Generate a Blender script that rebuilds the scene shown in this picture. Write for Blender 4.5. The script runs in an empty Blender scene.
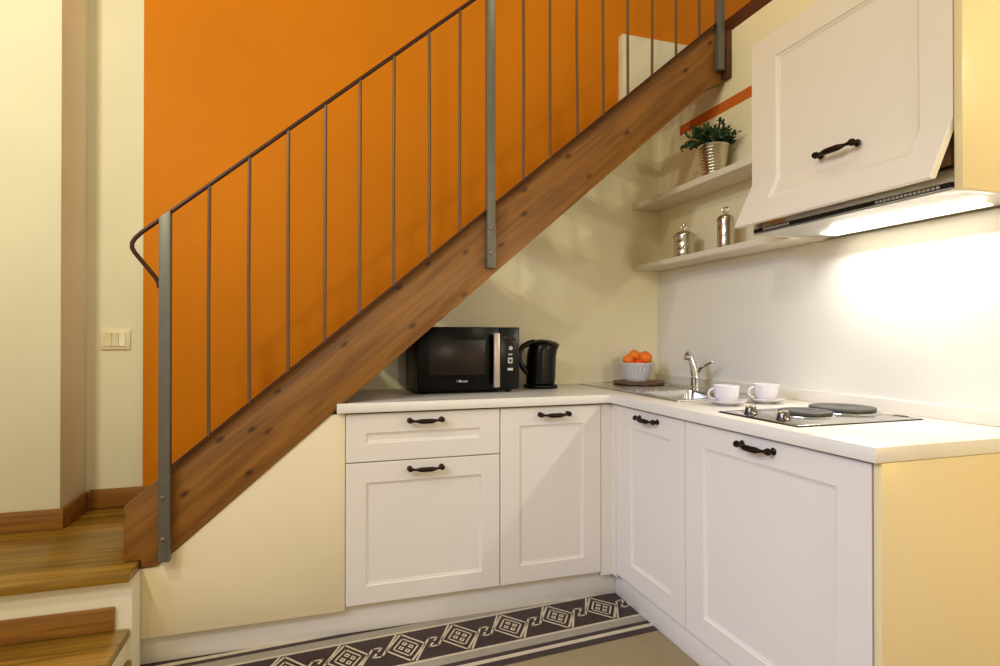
import bpy, bmesh, math, random
from mathutils import Vector, Matrix

random.seed(7)
SC = bpy.context.scene
COL = SC.collection
PI = math.pi

# ------------------------------------------------------------------ camera
cam_data = bpy.data.cameras.new('camera')
cam_data.sensor_width = 36.0
cam_data.lens = 576.5 / 1000 * 36.0
cam_data.clip_start = 0.02
cam = bpy.data.objects.new('camera', cam_data)
cam.location = (-1.8637, -2.8605, 1.1585)
cam.rotation_euler = (math.radians(90 + 0.2965), 0, math.radians(-17.65))
COL.objects.link(cam)
SC.camera = cam

# ------------------------------------------------------------------ world, room lights and added fills
SC.view_settings.view_transform = 'Standard'
SC.view_settings.look = 'None'
SC.view_settings.exposure = 0.0
SC.view_settings.gamma = 1.0
SC.view_settings.use_curve_mapping = False
SC.cycles.use_denoising = True
SC.cycles.max_bounces = 8
SC.cycles.caustics_reflective = False
SC.cycles.caustics_refractive = False
SC.cycles.sample_clamp_indirect = 6

world = bpy.data.worlds.new('world')
SC.world = world
world.use_nodes = True
bg = world.node_tree.nodes['Background']
bg.inputs[0].default_value = (1.0, 0.82, 0.57, 1)
bg.inputs[1].default_value = 0.54


def lamp(name, kind, loc, power, color, size=0.1, target=None, **kw):
    d = bpy.data.lights.new(name, kind)
    d.energy = power
    d.color = color
    if kind == 'AREA':
        d.shape = 'DISK'
        d.size = size
    else:
        d.shadow_soft_size = size
    for k, v in kw.items():
        setattr(d, k, v)
    o = bpy.data.objects.new(name, d)
    o.location = loc
    if target is not None:
        o.rotation_euler = (Vector(target) - Vector(loc)).to_track_quat('-Z', 'Y').to_euler()
    COL.objects.link(o)
    return o


lamp('left_room_lamp', 'POINT', (-3.15, -1.70, 2.60), 56, (1.0, 0.98, 0.72), 0.06)
lamp('hall_lamp', 'POINT', (-3.25, -3.1, 3.1), 80, (1.0, 0.98, 0.66), 0.07)
lamp('kitchen_fill', 'POINT', (-0.95, -1.5, 3.5), 14, (1.0, 0.84, 0.52), 0.10)  # added fill over the kitchen, brightens the right wall and shelves
lamp('table_lamp', 'POINT', (-0.10, -2.75, 1.0), 6, (1.0, 0.62, 0.03), 0.08)
lamp('rear_fill', 'POINT', (-1.0, -4.7, 1.55), 58, (1.0, 0.90, 0.68), 0.15)  # unseen fill added behind the camera to lift the back wall
lamp('wall_sconce', 'POINT', (-0.12, -2.45, 1.98), 6.0, (1.0, 0.95, 0.66), 0.06)
lamp('cool_fill', 'AREA', (-3.9, -2.5, 2.2), 12.0, (0.44, 0.56, 1.0), 1.2, (-0.6, -1.45, 0.1), spread=math.radians(65))  # added cool fill that tints the lower doors lilac; no real window
lamp('hood_lamp_light', 'AREA', (-0.100, -1.49, 1.519), 8.3, (0.99, 0.96, 0.92), 0.50, (-0.50, -1.49, 0.9), shape='RECTANGLE', size_y=0.06)


# ------------------------------------------------------------------ helpers: colour and materials
def lin(c):
    out = []
    for v in c:
        v = v / 255.0
        out.append(v / 12.92 if v <= 0.04045 else ((v + 0.055) / 1.055) ** 2.4)
    return (*out, 1.0)


def mat(name, rgb, rough=0.5, metal=0.0, spec=0.5, noise=0.0, nscale=8.0, bump=0.0, bscale=60.0, coat=0.0, trans=0.0, ior=1.45,
        emit=None, estr=0.0, alpha=1.0):
    m = bpy.data.materials.new(name)
    m.use_nodes = True
    nt = m.node_tree
    b = nt.nodes['Principled BSDF']
    b.inputs['Base Color'].default_value = lin(rgb)
    b.inputs['Roughness'].default_value = rough
    b.inputs['Metallic'].default_value = metal
    b.inputs['Specular IOR Level'].default_value = spec
    b.inputs['Coat Weight'].default_value = coat
    b.inputs['Transmission Weight'].default_value = trans
    b.inputs['IOR'].default_value = ior
    if emit:
        b.inputs['Emission Color'].default_value = lin(emit)
        b.inputs['Emission Strength'].default_value = estr
    tc = nt.nodes.new('ShaderNodeTexCoord')
    if noise > 0:
        n = nt.nodes.new('ShaderNodeTexNoise')
        n.inputs['Scale'].default_value = nscale
        n.inputs['Detail'].default_value = 4
        nt.links.new(tc.outputs['Object'], n.inputs['Vector'])
        r = nt.nodes.new('ShaderNodeValToRGB')
        c = lin(rgb)
        r.color_ramp.elements[0].position = 0.25
        r.color_ramp.elements[1].position = 0.75
        r.color_ramp.elements[0].color = (*[max(0, v * (1 - noise)) for v in c[:3]], 1)
        r.color_ramp.elements[1].color = (*[min(1, v * (1 + noise)) for v in c[:3]], 1)
        nt.links.new(n.outputs['Fac'], r.inputs['Fac'])
        nt.links.new(r.outputs['Color'], b.inputs['Base Color'])
    if bump > 0:
        n2 = nt.nodes.new('ShaderNodeTexNoise')
        n2.inputs['Scale'].default_value = bscale
        n2.inputs['Detail'].default_value = 3
        nt.links.new(tc.outputs['Object'], n2.inputs['Vector'])
        bp = nt.nodes.new('ShaderNodeBump')
        bp.inputs['Strength'].default_value = bump
        bp.inputs['Distance'].default_value = 0.003
        nt.links.new(n2.outputs['Fac'], bp.inputs['Height'])
        nt.links.new(bp.outputs['Normal'], b.inputs['Normal'])
    return m


def wood(name, light, dark, rough=0.45, rot=(0, 0, 0), grain=(1.0, 14.0, 14.0), knots=False, plank=None, knot_scale=2.3):
    m = bpy.data.materials.new(name)
    m.use_nodes = True
    nt = m.node_tree
    L = nt.links.new
    b = nt.nodes['Principled BSDF']
    b.inputs['Roughness'].default_value = rough
    tc = nt.nodes.new('ShaderNodeTexCoord')
    rm = nt.nodes.new('ShaderNodeMapping')
    rm.inputs['Rotation'].default_value = rot
    L(tc.outputs['Object'], rm.inputs['Vector'])
    mp = nt.nodes.new('ShaderNodeMapping')
    mp.inputs['Scale'].default_value = grain
    L(rm.outputs['Vector'], mp.inputs['Vector'])
    n = nt.nodes.new('ShaderNodeTexNoise')
    n.inputs['Scale'].default_value = 2.2
    n.inputs['Detail'].default_value = 7
    n.inputs['Distortion'].default_value = 0.6
    L(mp.outputs['Vector'], n.inputs['Vector'])
    r = nt.nodes.new('ShaderNodeValToRGB')
    r.color_ramp.elements[0].position = 0.30
    r.color_ramp.elements[1].position = 0.68
    r.color_ramp.elements[0].color = lin(dark)
    r.color_ramp.elements[1].color = lin(light)
    L(n.outputs['Fac'], r.inputs['Fac'])
    out = r.outputs['Color']
    if plank:
        sep = nt.nodes.new('ShaderNodeSeparateXYZ')
        L(tc.outputs['Object'], sep.inputs[0])
        dv = nt.nodes.new('ShaderNodeMath'); dv.operation = 'DIVIDE'
        dv.inputs[1].default_value = plank
        L(sep.outputs['Y'], dv.inputs[0])
        fl = nt.nodes.new('ShaderNodeMath'); fl.operation = 'FLOOR'
        L(dv.outputs[0], fl.inputs[0])
        wn = nt.nodes.new('ShaderNodeTexWhiteNoise'); wn.noise_dimensions = '1D'
        L(fl.outputs[0], wn.inputs['W'])
        mr = nt.nodes.new('ShaderNodeMapRange')
        mr.inputs['To Min'].default_value = 0.72
        mr.inputs['To Max'].default_value = 1.12
        L(wn.outputs['Value'], mr.inputs['Value'])
        fr = nt.nodes.new('ShaderNodeMath'); fr.operation = 'FRACT'
        L(dv.outputs[0], fr.inputs[0])
        gt = nt.nodes.new('ShaderNodeMath'); gt.operation = 'GREATER_THAN'
        gt.inputs[1].default_value = 0.03
        L(fr.outputs[0], gt.inputs[0])
        ml = nt.nodes.new('ShaderNodeMath'); ml.operation = 'MULTIPLY_ADD'
        ml.inputs[1].default_value = 0.5
        ml.inputs[2].default_value = 0.5
        L(gt.outputs[0], ml.inputs[0])
        m2 = nt.nodes.new('ShaderNodeMath'); m2.operation = 'MULTIPLY'
        L(ml.outputs[0], m2.inputs[0]); L(mr.outputs[0], m2.inputs[1])
        vm = nt.nodes.new('ShaderNodeVectorMath'); vm.operation = 'SCALE'
        L(out, vm.inputs[0]); L(m2.outputs[0], vm.inputs['Scale'])
        out = vm.outputs[0]
    if knots:
        mk = nt.nodes.new('ShaderNodeMapping')
        mk.inputs['Scale'].default_value = (knot_scale, 0.0, knot_scale * 1.9)
        L(rm.outputs['Vector'], mk.inputs['Vector'])
        v = nt.nodes.new('ShaderNodeTexVoronoi')
        v.voronoi_dimensions = '2D'
        v.inputs['Scale'].default_value = 1.6
        sx = nt.nodes.new('ShaderNodeSeparateXYZ'); cx = nt.nodes.new('ShaderNodeCombineXYZ')
        L(mk.outputs['Vector'], sx.inputs[0]); L(sx.outputs['X'], cx.inputs['X']); L(sx.outputs['Z'], cx.inputs['Y'])
        L(cx.outputs[0], v.inputs['Vector'])
        n3 = nt.nodes.new('ShaderNodeTexNoise'); n3.inputs['Scale'].default_value = 30
        L(tc.outputs['Object'], n3.inputs['Vector'])
        ad = nt.nodes.new('ShaderNodeMath'); ad.operation = 'MULTIPLY_ADD'
        ad.inputs[1].default_value = 0.06
        L(n3.outputs['Fac'], ad.inputs[0]); L(v.outputs['Distance'], ad.inputs[2])
        kr = nt.nodes.new('ShaderNodeValToRGB')
        kr.color_ramp.elements[0].position = 0.055
        kr.color_ramp.elements[0].color = (0.22, 0.14, 0.10, 1)
        kr.color_ramp.elements[1].position = 0.12
        kr.color_ramp.elements[1].color = (1, 1, 1, 1)
        L(ad.outputs[0], kr.inputs['Fac'])
        mx = nt.nodes.new('ShaderNodeMix'); mx.data_type = 'RGBA'; mx.blend_type = 'MULTIPLY'
        mx.inputs['Factor'].default_value = 0.9
        L(out, mx.inputs['A']); L(kr.outputs['Color'], mx.inputs['B'])
        out = mx.outputs['Result']
    L(out, b.inputs['Base Color'])
    bp = nt.nodes.new('ShaderNodeBump')
    bp.inputs['Strength'].default_value = 0.12
    bp.inputs['Distance'].default_value = 0.002
    L(n.outputs['Fac'], bp.inputs['Height'])
    L(bp.outputs['Normal'], b.inputs['Normal'])
    return m


M = {}
M['cream'] = mat('cream_paint', (232, 225, 200), 0.75, noise=0.03, nscale=2.5, bump=0.06, bscale=45)
M['kitchen_cream'] = mat('pale_cream_paint', (240, 231, 198), 0.7, noise=0.03, nscale=2.5, bump=0.05, bscale=45)
M['panel_cream'] = mat('panel_cream_paint', (226, 210, 174), 0.6, noise=0.03, nscale=2.5)
M['orange'] = mat('orange_paint', (214, 126, 4), 0.6, spec=0.2, noise=0.06, nscale=1.6, bump=0.05, bscale=40)
M['stripe'] = mat('rust_orange_paint', (206, 104, 34), 0.6, noise=0.05)
M['lacquer'] = mat('white_lacquer', (226, 218, 206), 0.38, noise=0.01, nscale=3)
M['carcass'] = mat('white_carcass_board', (224, 214, 196), 0.5, noise=0.02, nscale=3)
M['gloss'] = mat('warm_lit_gloss_board', (226, 206, 160), 0.28, noise=0.01, nscale=3)  # yellow lamplight on the white end panels mixed into their base colour
M['worktop'] = mat('white_worktop', (226, 220, 208), 0.28, noise=0.02, nscale=12)
M['splash'] = mat('white_splashback_laminate', (238, 234, 222), 0.30, noise=0.015, nscale=2)
M['bronze'] = mat('aged_bronze', (46, 34, 28), 0.38, metal=0.85, noise=0.25, nscale=60)
M['steel'] = mat('brushed_steel', (205, 204, 200), 0.2, metal=1.0, noise=0.05, nscale=25)
M['chrome'] = mat('polished_chrome', (225, 225, 225), 0.08, metal=1.0, noise=0.02, nscale=9)
M['silver'] = mat('silvered_metal', (205, 198, 185), 0.2, metal=1.0, noise=0.08, nscale=40)
M['iron'] = mat('painted_iron_grey', (112, 108, 98), 0.42, metal=0.4, noise=0.08, nscale=30)
M['iron_dark'] = mat('painted_iron_brown', (62, 32, 24), 0.45, metal=0.3, noise=0.10, nscale=30)
M['iron_rod'] = mat('rusty_iron_rod', (104, 78, 54), 0.45, metal=0.3, noise=0.12, nscale=30)
M['bolt'] = mat('steel_bolt', (150, 140, 125), 0.35, metal=0.9, noise=0.1)
M['black'] = mat('black_plastic', (7, 6, 6), 0.28, spec=0.3, noise=0.2, nscale=20)
M['black_glass'] = mat('black_glass', (6, 4, 4), 0.22, noise=0.05, spec=0.2)
M['window_glass'] = mat('oven_window_mesh', (34, 24, 22), 0.3, spec=0.3, noise=0.1, nscale=200)
M['motor'] = mat('brown_grey_cover', (150, 116, 92), 0.45, metal=0.3, noise=0.05)
M['grey_plastic'] = mat('dark_grey_plastic', (38, 40, 35), 0.45, noise=0.1, nscale=20)
M['handle_steel'] = mat('satin_handle', (190, 176, 168), 0.35, metal=0.6, noise=0.04)
M['button'] = mat('light_button', (205, 205, 205), 0.4, noise=0.03)
M['ceramic'] = mat('white_ceramic', (216, 211, 214), 0.22, noise=0.01)
M['orange_peel'] = mat('orange_peel', (240, 122, 18), 0.42, noise=0.14, nscale=18, bump=0.3, bscale=260)
M['orange_red'] = mat('red_orange_peel', (226, 74, 24), 0.42, noise=0.16, nscale=18, bump=0.3, bscale=260)
M['stalk'] = mat('green_stalk', (92, 104, 48), 0.6, noise=0.1)
M['board'] = wood('dark_trivet_wood', (120, 82, 56), (66, 40, 26), 0.5, grain=(3, 30, 3))
M['leaf'] = mat('dark_leaf', (34, 66, 34), 0.45, noise=0.55, nscale=26)
M['soil'] = mat('soil', (40, 30, 22), 0.9, noise=0.3, nscale=60)
M['lens'] = mat('lamp_lens', (255, 250, 240), 0.3, emit=(255, 244, 220), estr=5.0, noise=0.01)
M['filter'] = mat('hood_filter', (226, 224, 220), 0.35, metal=0.6, noise=0.06, nscale=50)
M['hotplate'] = mat('cast_iron_plate', (84, 82, 80), 0.42, metal=0.5, noise=0.12, nscale=50)
M['knob_black'] = mat('dark_knob', (110, 106, 102), 0.2, metal=0.9, noise=0.1)
M['switch'] = mat('ivory_plastic', (232, 222, 188), 0.35, noise=0.02)
M['switch_light'] = mat('white_rocker', (250, 246, 226), 0.3, noise=0.01)
M['tile_dark'] = mat('dark_brown_cement', (44, 26, 26), 0.35, noise=0.25, nscale=25)
M['tile_cream'] = mat('cream_cement', (196, 182, 156), 0.4, noise=0.10, nscale=25)
M['tile_grey'] = mat('grey_cement', (150, 142, 124), 0.4, noise=0.08, nscale=20)
M['stone'] = mat('beige_stone', (146, 128, 92), 0.33, noise=0.08, nscale=4, bump=0.04, bscale=20)
M['beam'] = wood('pine_beam', (148, 98, 36), (108, 66, 20), 0.42, rot=(0, math.radians(40.4), 0), grain=(1.2, 12, 16), knots=True)
M['tread'] = wood('stair_tread_wood', (150, 96, 46), (104, 62, 28), 0.45, grain=(14, 1.2, 14))
M['oak'] = wood('oak_floor', (172, 130, 46), (122, 88, 24), 0.24, grain=(1.0, 16, 16), plank=0.125)
M['skirting'] = wood('skirting_wood', (158, 108, 44), (120, 76, 26), 0.4, grain=(1.2, 14, 22))
M['loft_wood'] = wood('loft_edge_wood', (96, 48, 26), (64, 32, 18), 0.5, grain=(14, 1.2, 14))


# ------------------------------------------------------------------ helpers: mesh building
class MB:
    """Collects shapes in world space and links them as ONE mesh object."""

    def __init__(self):
        self.bm = bmesh.new()

    def _merge(self, tmp, mi=0):
        for f in tmp.faces:
            f.material_index = mi
        me = bpy.data.meshes.new('tmp')
        tmp.to_mesh(me)
        tmp.free()
        n0 = len(self.bm.faces)
        self.bm.from_mesh(me)
        bpy.data.meshes.remove(me)
        return self

    def box(self, x0, x1, y0, y1, z0, z1, bevel=0.0, mi=0, seg=2):
        t = bmesh.new()
        bmesh.ops.create_cube(t, size=1.0)
        for v in t.verts:
            v.co = Vector(((x0 + x1) / 2 + v.co.x * (x1 - x0), (y0 + y1) / 2 + v.co.y * (y1 - y0), (z0 + z1) / 2 + v.co.z * (z1 - z0)))
        if bevel > 0:
            bmesh.ops.bevel(t, geom=list(t.edges), offset=bevel, segments=seg, profile=0.5, affect='EDGES')
        return self._merge(t, mi)

    def prism(self, pts, axis, a0, a1, bevel=0.0, mi=0):
        """polygon pts (2D) extruded along axis 'x','y' or 'z' from a0 to a1."""
        t = bmesh.new()

        def co(p, a):
            if axis == 'y':
                return Vector((p[0], a, p[1]))
            if axis == 'x':
                return Vector((a, p[0], p[1]))
            return Vector((p[0], p[1], a))
        A = [t.verts.new(co(p, a0)) for p in pts]
        B = [t.verts.new(co(p, a1)) for p in pts]
        n = len(pts)
        t.faces.new(A)
        t.faces.new(list(reversed(B)))
        for i in range(n):
            t.faces.new((A[i], B[i], B[(i + 1) % n], A[(i + 1) % n]))
        bmesh.ops.recalc_face_normals(t, faces=list(t.faces))
        if bevel > 0:
            bmesh.ops.bevel(t, geom=list(t.edges), offset=bevel, segments=2, profile=0.5, affect='EDGES')
        return self._merge(t, mi)

    def tube(self, pts, rad, n=10, mi=0, cap=True):
        t = bmesh.new()
        pts = [Vector(p) for p in pts]
        if not isinstance(rad, (list, tuple)):
            rad = [rad] * len(pts)
        rings = []
        up = None
        for i, p in enumerate(pts):
            a = pts[max(i - 1, 0)]
            c = pts[min(i + 1, len(pts) - 1)]
            d = (c - a).normalized()
            if up is None:
                up = Vector((0, 0, 1)) if abs(d.z) < 0.9 else Vector((1, 0, 0))
            s = d.cross(up).normalized()
            up = s.cross(d).normalized()
            rings.append([t.verts.new(p + (s * math.cos(k * 2 * PI / n) + up * math.sin(k * 2 * PI / n)) * rad[i]) for k in range(n)])
        for i in range(len(rings) - 1):
            for k in range(n):
                t.faces.new((rings[i][k], rings[i][(k + 1) % n], rings[i + 1][(k + 1) % n], rings[i + 1][k]))
        if cap:
            t.faces.new(list(reversed(rings[0])))
            t.faces.new(rings[-1])
        bmesh.ops.recalc_face_normals(t, faces=list(t.faces))
        return self._merge(t, mi)

    def lathe(self, prof, c, n=32, mi=0, axis=None, flute=None):
        """prof: list of (radius, height); c: base point; flute: f(angle, i) -> radius factor."""
        t = bmesh.new()
        rings = []
        for i, (r, h) in enumerate(prof):
            if r < 1e-6:
                rings.append([t.verts.new(Vector((0, 0, h)))])
            else:
                ring = []
                for k in range(n):
                    a = k * 2 * PI / n
                    rr = r * (flute(a, i) if flute else 1.0)
                    ring.append(t.verts.new(Vector((rr * math.cos(a), rr * math.sin(a), h))))
                rings.append(ring)
        for i in range(len(rings) - 1):
            A, B = rings[i], rings[i + 1]
            for k in range(n):
                k2 = (k + 1) % n
                if len(A) == 1 and len(B) == 1:
                    continue
                if len(A) == 1:
                    t.faces.new((A[0], B[k2], B[k]))
                elif len(B) == 1:
                    t.faces.new((A[k], A[k2], B[0]))
                else:
                    t.faces.new((A[k], A[k2], B[k2], B[k]))
        bmesh.ops.recalc_face_normals(t, faces=list(t.faces))
        rot = Matrix.Identity(3)
        if axis is not None:
            rot = Vector(axis).to_track_quat('Z', 'Y').to_matrix()
        c = Vector(c)
        for v in t.verts:
            v.co = rot @ v.co + c
        return self._merge(t, mi)

    def ball(self, c, r, sx=1, sy=1, sz=1, mi=0, seg=20):
        t = bmesh.new()
        bmesh.ops.create_uvsphere(t, u_segments=seg, v_segments=seg // 2 + 2, radius=r)
        for v in t.verts:
            v.co = Vector((v.co.x * sx, v.co.y * sy, v.co.z * sz)) + Vector(c)
        return self._merge(t, mi)

    def torus(self, c, R, r, axis=(0, 0, 1), n=20, m=8, mi=0):
        rot = Vector(axis).to_track_quat('Z', 'Y').to_matrix()
        t = bmesh.new()
        rings = []
        for i in range(n):
            a = i * 2 * PI / n
            ring = []
            for j in range(m):
                b = j * 2 * PI / m
                p = Vector(((R + r * math.cos(b)) * math.cos(a), (R + r * math.cos(b)) * math.sin(a), r * math.sin(b)))
                ring.append(t.verts.new(rot @ p + Vector(c)))
            rings.append(ring)
        for i in range(n):
            for j in range(m):
                t.faces.new((rings[i][j], rings[(i + 1) % n][j], rings[(i + 1) % n][(j + 1) % m], rings[i][(j + 1) % m]))
        bmesh.ops.recalc_face_normals(t, faces=list(t.faces))
        return self._merge(t, mi)

    def quads(self, faces, mi=0):
        t = bmesh.new()
        for f in faces:
            t.faces.new([t.verts.new(Vector(p)) for p in f])
        return self._merge(t, mi)

    def build(self, name, mats, parent=None, smooth=35, origin=None):
        if not isinstance(mats, (list, tuple)):
            mats = [mats]
        off = Vector((0, 0, 0))
        p = parent
        while p is not None:
            off += p.location
            p = p.parent
        if origin is not None:
            off = off + (Vector(origin) - off)
        me = bpy.data.meshes.new(name)
        for v in self.bm.verts:
            v.co -= off
        self.bm.to_mesh(me)
        self.bm.free()
        for m in mats:
            me.materials.append(m)
        if smooth:
            me.shade_smooth()
            me.set_sharp_from_angle(angle=math.radians(smooth))
        o = bpy.data.objects.new(name, me)
        COL.objects.link(o)
        if parent is not None:
            o.parent = parent
        elif origin is not None:
            o.location = origin
        return o


def tag(o, label, cat, group=None):
    o['label'] = label
    o['category'] = cat
    if group:
        o['group'] = group
    return o


def thing(name, label, cat, loc, group=None):
    o = bpy.data.objects.new(name, None)
    o.empty_display_size = 0.1
    o.location = loc
    COL.objects.link(o)
    return tag(o, label, cat, group)


def struct(o):
    o['kind'] = 'structure'
    return o


# ------------------------------------------------------------------ the setting
LZ = 0.379            # landing height
zb = lambda x: 1.44 + 0.862 * (x + 1.135)      # lower edge of the stringer
zt = lambda x: 1.675 + 0.8476 * (x + 1.191)    # upper edge of the stringer

m = MB()
m.box(-5.0, 2.2, -5.2, 0.4, -0.1, 0.0)
struct(m.build('floor', M['stone']))

# back wall: cream strip by the switch, orange to the right of it
m = MB()
m.box(-2.98, -2.631, 0.19, 0.35, 0, 4.6, mi=0)
m.box(-2.631, 4.5, 0.19, 0.35, 0, 4.6, mi=1)
struct(m.build('wall_back', [M['cream'], M['orange']]))

# cream wall under the stair
m = MB()
m.prism([(-2.40, 0.0), (0.0, 0.0), (0.0, zb(0.0) - 0.02), (-2.40, zb(-2.40) - 0.02)], 'y', 0.0, 0.188)
struct(m.build('wall_kitchen', M['kitchen_cream']))

# left wall, standing proud of the back wall
m = MB()
m.box(-5.0, -2.853, -0.090, 0.35, LZ, 4.6, bevel=0.004)
struct(m.build('wall_left', M['cream']))

# right wall with the painted rust-orange band
WR = 2.60
m = MB()
m.box(0, 0.14, -2.7, 0.13, 0, 2.235, mi=0)
m.box(0, 0.14, -0.20, 0.13, 2.235, 2.287, mi=0)
m.box(0, 0.14, -1.16, -0.20, 2.235, 2.287, mi=1)
m.box(0, 0.14, -2.7, -1.16, 2.235, 2.287, mi=0)
m.box(0, 0.14, -2.7, 0.13, 2.287, WR, mi=0)
struct(m.build('wall_right', [M['kitchen_cream'], M['stripe']]))

# loft floor over the right wall, and the cream pier on the orange wall
m = MB()
m.box(0.0, 2.2, -2.7, 0.18, WR + 0.001, WR + 0.07)
struct(m.build('floor_loft', M['loft_wood']))
m = MB()
m.box(-0.155, 0.9, 0.14, 0.189, 2.30, 2.935, bevel=0.003)
struct(m.build('trim_1', M['cream']))

# skirting
m = MB()
m.box(-5.0, -2.838, -0.106, -0.0915, LZ, LZ + 0.082, bevel=0.003)
struct(m.build('baseboard_left', M['skirting']))
m = MB()
m.box(-2.852, -2.838, -0.091, 0.174, LZ, LZ + 0.082, bevel=0.003)
struct(m.build('baseboard_return', M['skirting']))
m = MB()
m.box(-2.838, -2.25, 0.174, 0.189, LZ, LZ + 0.085, bevel=0.003)
struct(m.build('baseboard_back', M['skirting']))


# cement tile border (laid slightly askew to the kitchen)
def tile_border():
    mb = MB()
    th = math.radians(4.1)
    ex = Vector((math.cos(th), math.sin(th), 0))
    ey = Vector((-math.sin(th), math.cos(th), 0))
    o = Vector((-1.125, -0.675, 0))
    P = 0.2105

    def W(u, v, z):
        return o + ex * u + ey * v + Vector((0, 0, z))

    def rect(u0, u1, v0, v1, z, mi):
        mb.quads([[W(u0, v0, z), W(u1, v0, z), W(u1, v1, z), W(u0, v1, z)]], mi)

    def line(pts, w, z, mi):
        for (a, b) in zip(pts[:-1], pts[1:]):
            a = Vector((*a, 0)); b = Vector((*b, 0))
            d = (b - a).normalized(); s = Vector((-d.y, d.x, 0)) * w / 2
            a = a - d * w / 2; b = b + d * w / 2
            mb.quads([[W(*(a - s).xy, z), W(*(b - s).xy, z), W(*(b + s).xy, z), W(*(a + s).xy, z)]], mi)
    U0, U1 = -1.35, 0.75
    Z = 0.0006
    mb.box(0, 0, 0, 0, 0, 0) if False else None
    for (v0, v1, mi) in ((-0.105, 0.105, 0), (0.105, 0.117, 1), (-0.117, -0.105, 1), (0.117, 0.162, 2), (-0.162, -0.117, 2),
                         (0.162, 0.186, 0), (-0.186, -0.162, 0), (0.186, 0.208, 1), (-0.208, -0.186, 1), (0.208, 0.245, 0), (-0.245, -0.208, 0)):
        rect(U0, U1, v0, v1, Z, mi)
    z = Z + 0.0005
    h = 0.098
    for k in range(-7, 4):
        c = k * P
        w = 0.0085
        a = 0.072       # half width of the outer diamond
        # diamond outline, its long sides carried on into the interlaced bands
        line([(c - a, 0.0), (c, h)], w, z, 1)
        line([(c, h), (c + a * 0.95, h * 0.05)], w, z, 1)
        line([(c + a, 0.0), (c, -h)], w, z, 1)
        line([(c, -h), (c - a * 0.95, -h * 0.05)], w, z, 1)
        # inner diamond
        b = 0.047; g = 0.063
        line([(c - b, 0), (c, g), (c + b, 0), (c, -g), (c - b, 0)], w * 0.8, z, 1)
        # four petals, each a small square with a dark eye
        for (pu, pv) in ((0.018, 0), (-0.018, 0), (0, 0.025), (0, -0.025)):
            mb.quads([[W(c + pu - 0.012, pv, z), W(c + pu, pv - 0.016, z), W(c + pu + 0.012, pv, z), W(c + pu, pv + 0.016, z)]], 1)
            mb.quads([[W(c + pu - 0.004, pv, z + .0004), W(c + pu, pv - 0.006, z + .0004), W(c + pu + 0.004, pv, z + .0004), W(c + pu, pv + 0.006, z + .0004)]], 0)
        # band running from the lower edge up to the next diamond, with a Z-shaped jog
        d = P / 2
        line([(c + 0.018, -h), (c + d - 0.012, 0.030), (c + d + 0.022, 0.030), (c + d + 0.006, 0.008)], w, z, 1)
        line([(c + P - 0.018, h), (c + d + 0.012, -0.030), (c + d - 0.022, -0.030), (c + d - 0.006, -0.008)], w, z, 1)
    return struct(mb.build('trim_2', [M['tile_dark'], M['tile_cream'], M['tile_grey']], smooth=0))


tile_border()

# ------------------------------------------------------------------ landing and step at the stair foot
t = thing('stair_landing', 'low landing of brown oak planks with a white front, at the foot of the staircase', 'landing', (-3.4, -0.2, 0))
m = MB(); m.box(-5.0, -2.476, -0.658, 0.188, 0, LZ - 0.031); m.box(-2.476, -2.447, -0.658, -0.567, 0, LZ - 0.031)
m.build('landing_base', M['cream'], t)
m = MB(); m.box(-5.0, -2.449, -0.684, 0.188, LZ - 0.030, LZ - 0.0005, bevel=0.004)
m.build('landing_boards', M['oak'], t)
m = MB(); m.box(-5.0, -2.495, -0.672, -0.659, 0.191, 0.268, bevel=0.003)
m.build('riser_board', M['skirting'], t)

t = thing('entry_step', 'single wooden step below the landing, in the lower left corner', 'step', (-3.4, -0.9, 0))
m = MB(); m.box(-5.0, -2.462, -1.12, -0.660, 0, 0.159)
m.build('step_base', M['cream'], t)
m = MB(); m.box(-5.0, -2.452, -1.15, -0.660, 0.160, 0.190, bevel=0.004)
m.build('step_board', M['oak'], t)
m = MB(); m.box(-2.461, -2.447, -1.12, -0.662, 0.001, 0.085, bevel=0.003)
m.build('side_skirting', M['skirting'], t)


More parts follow.
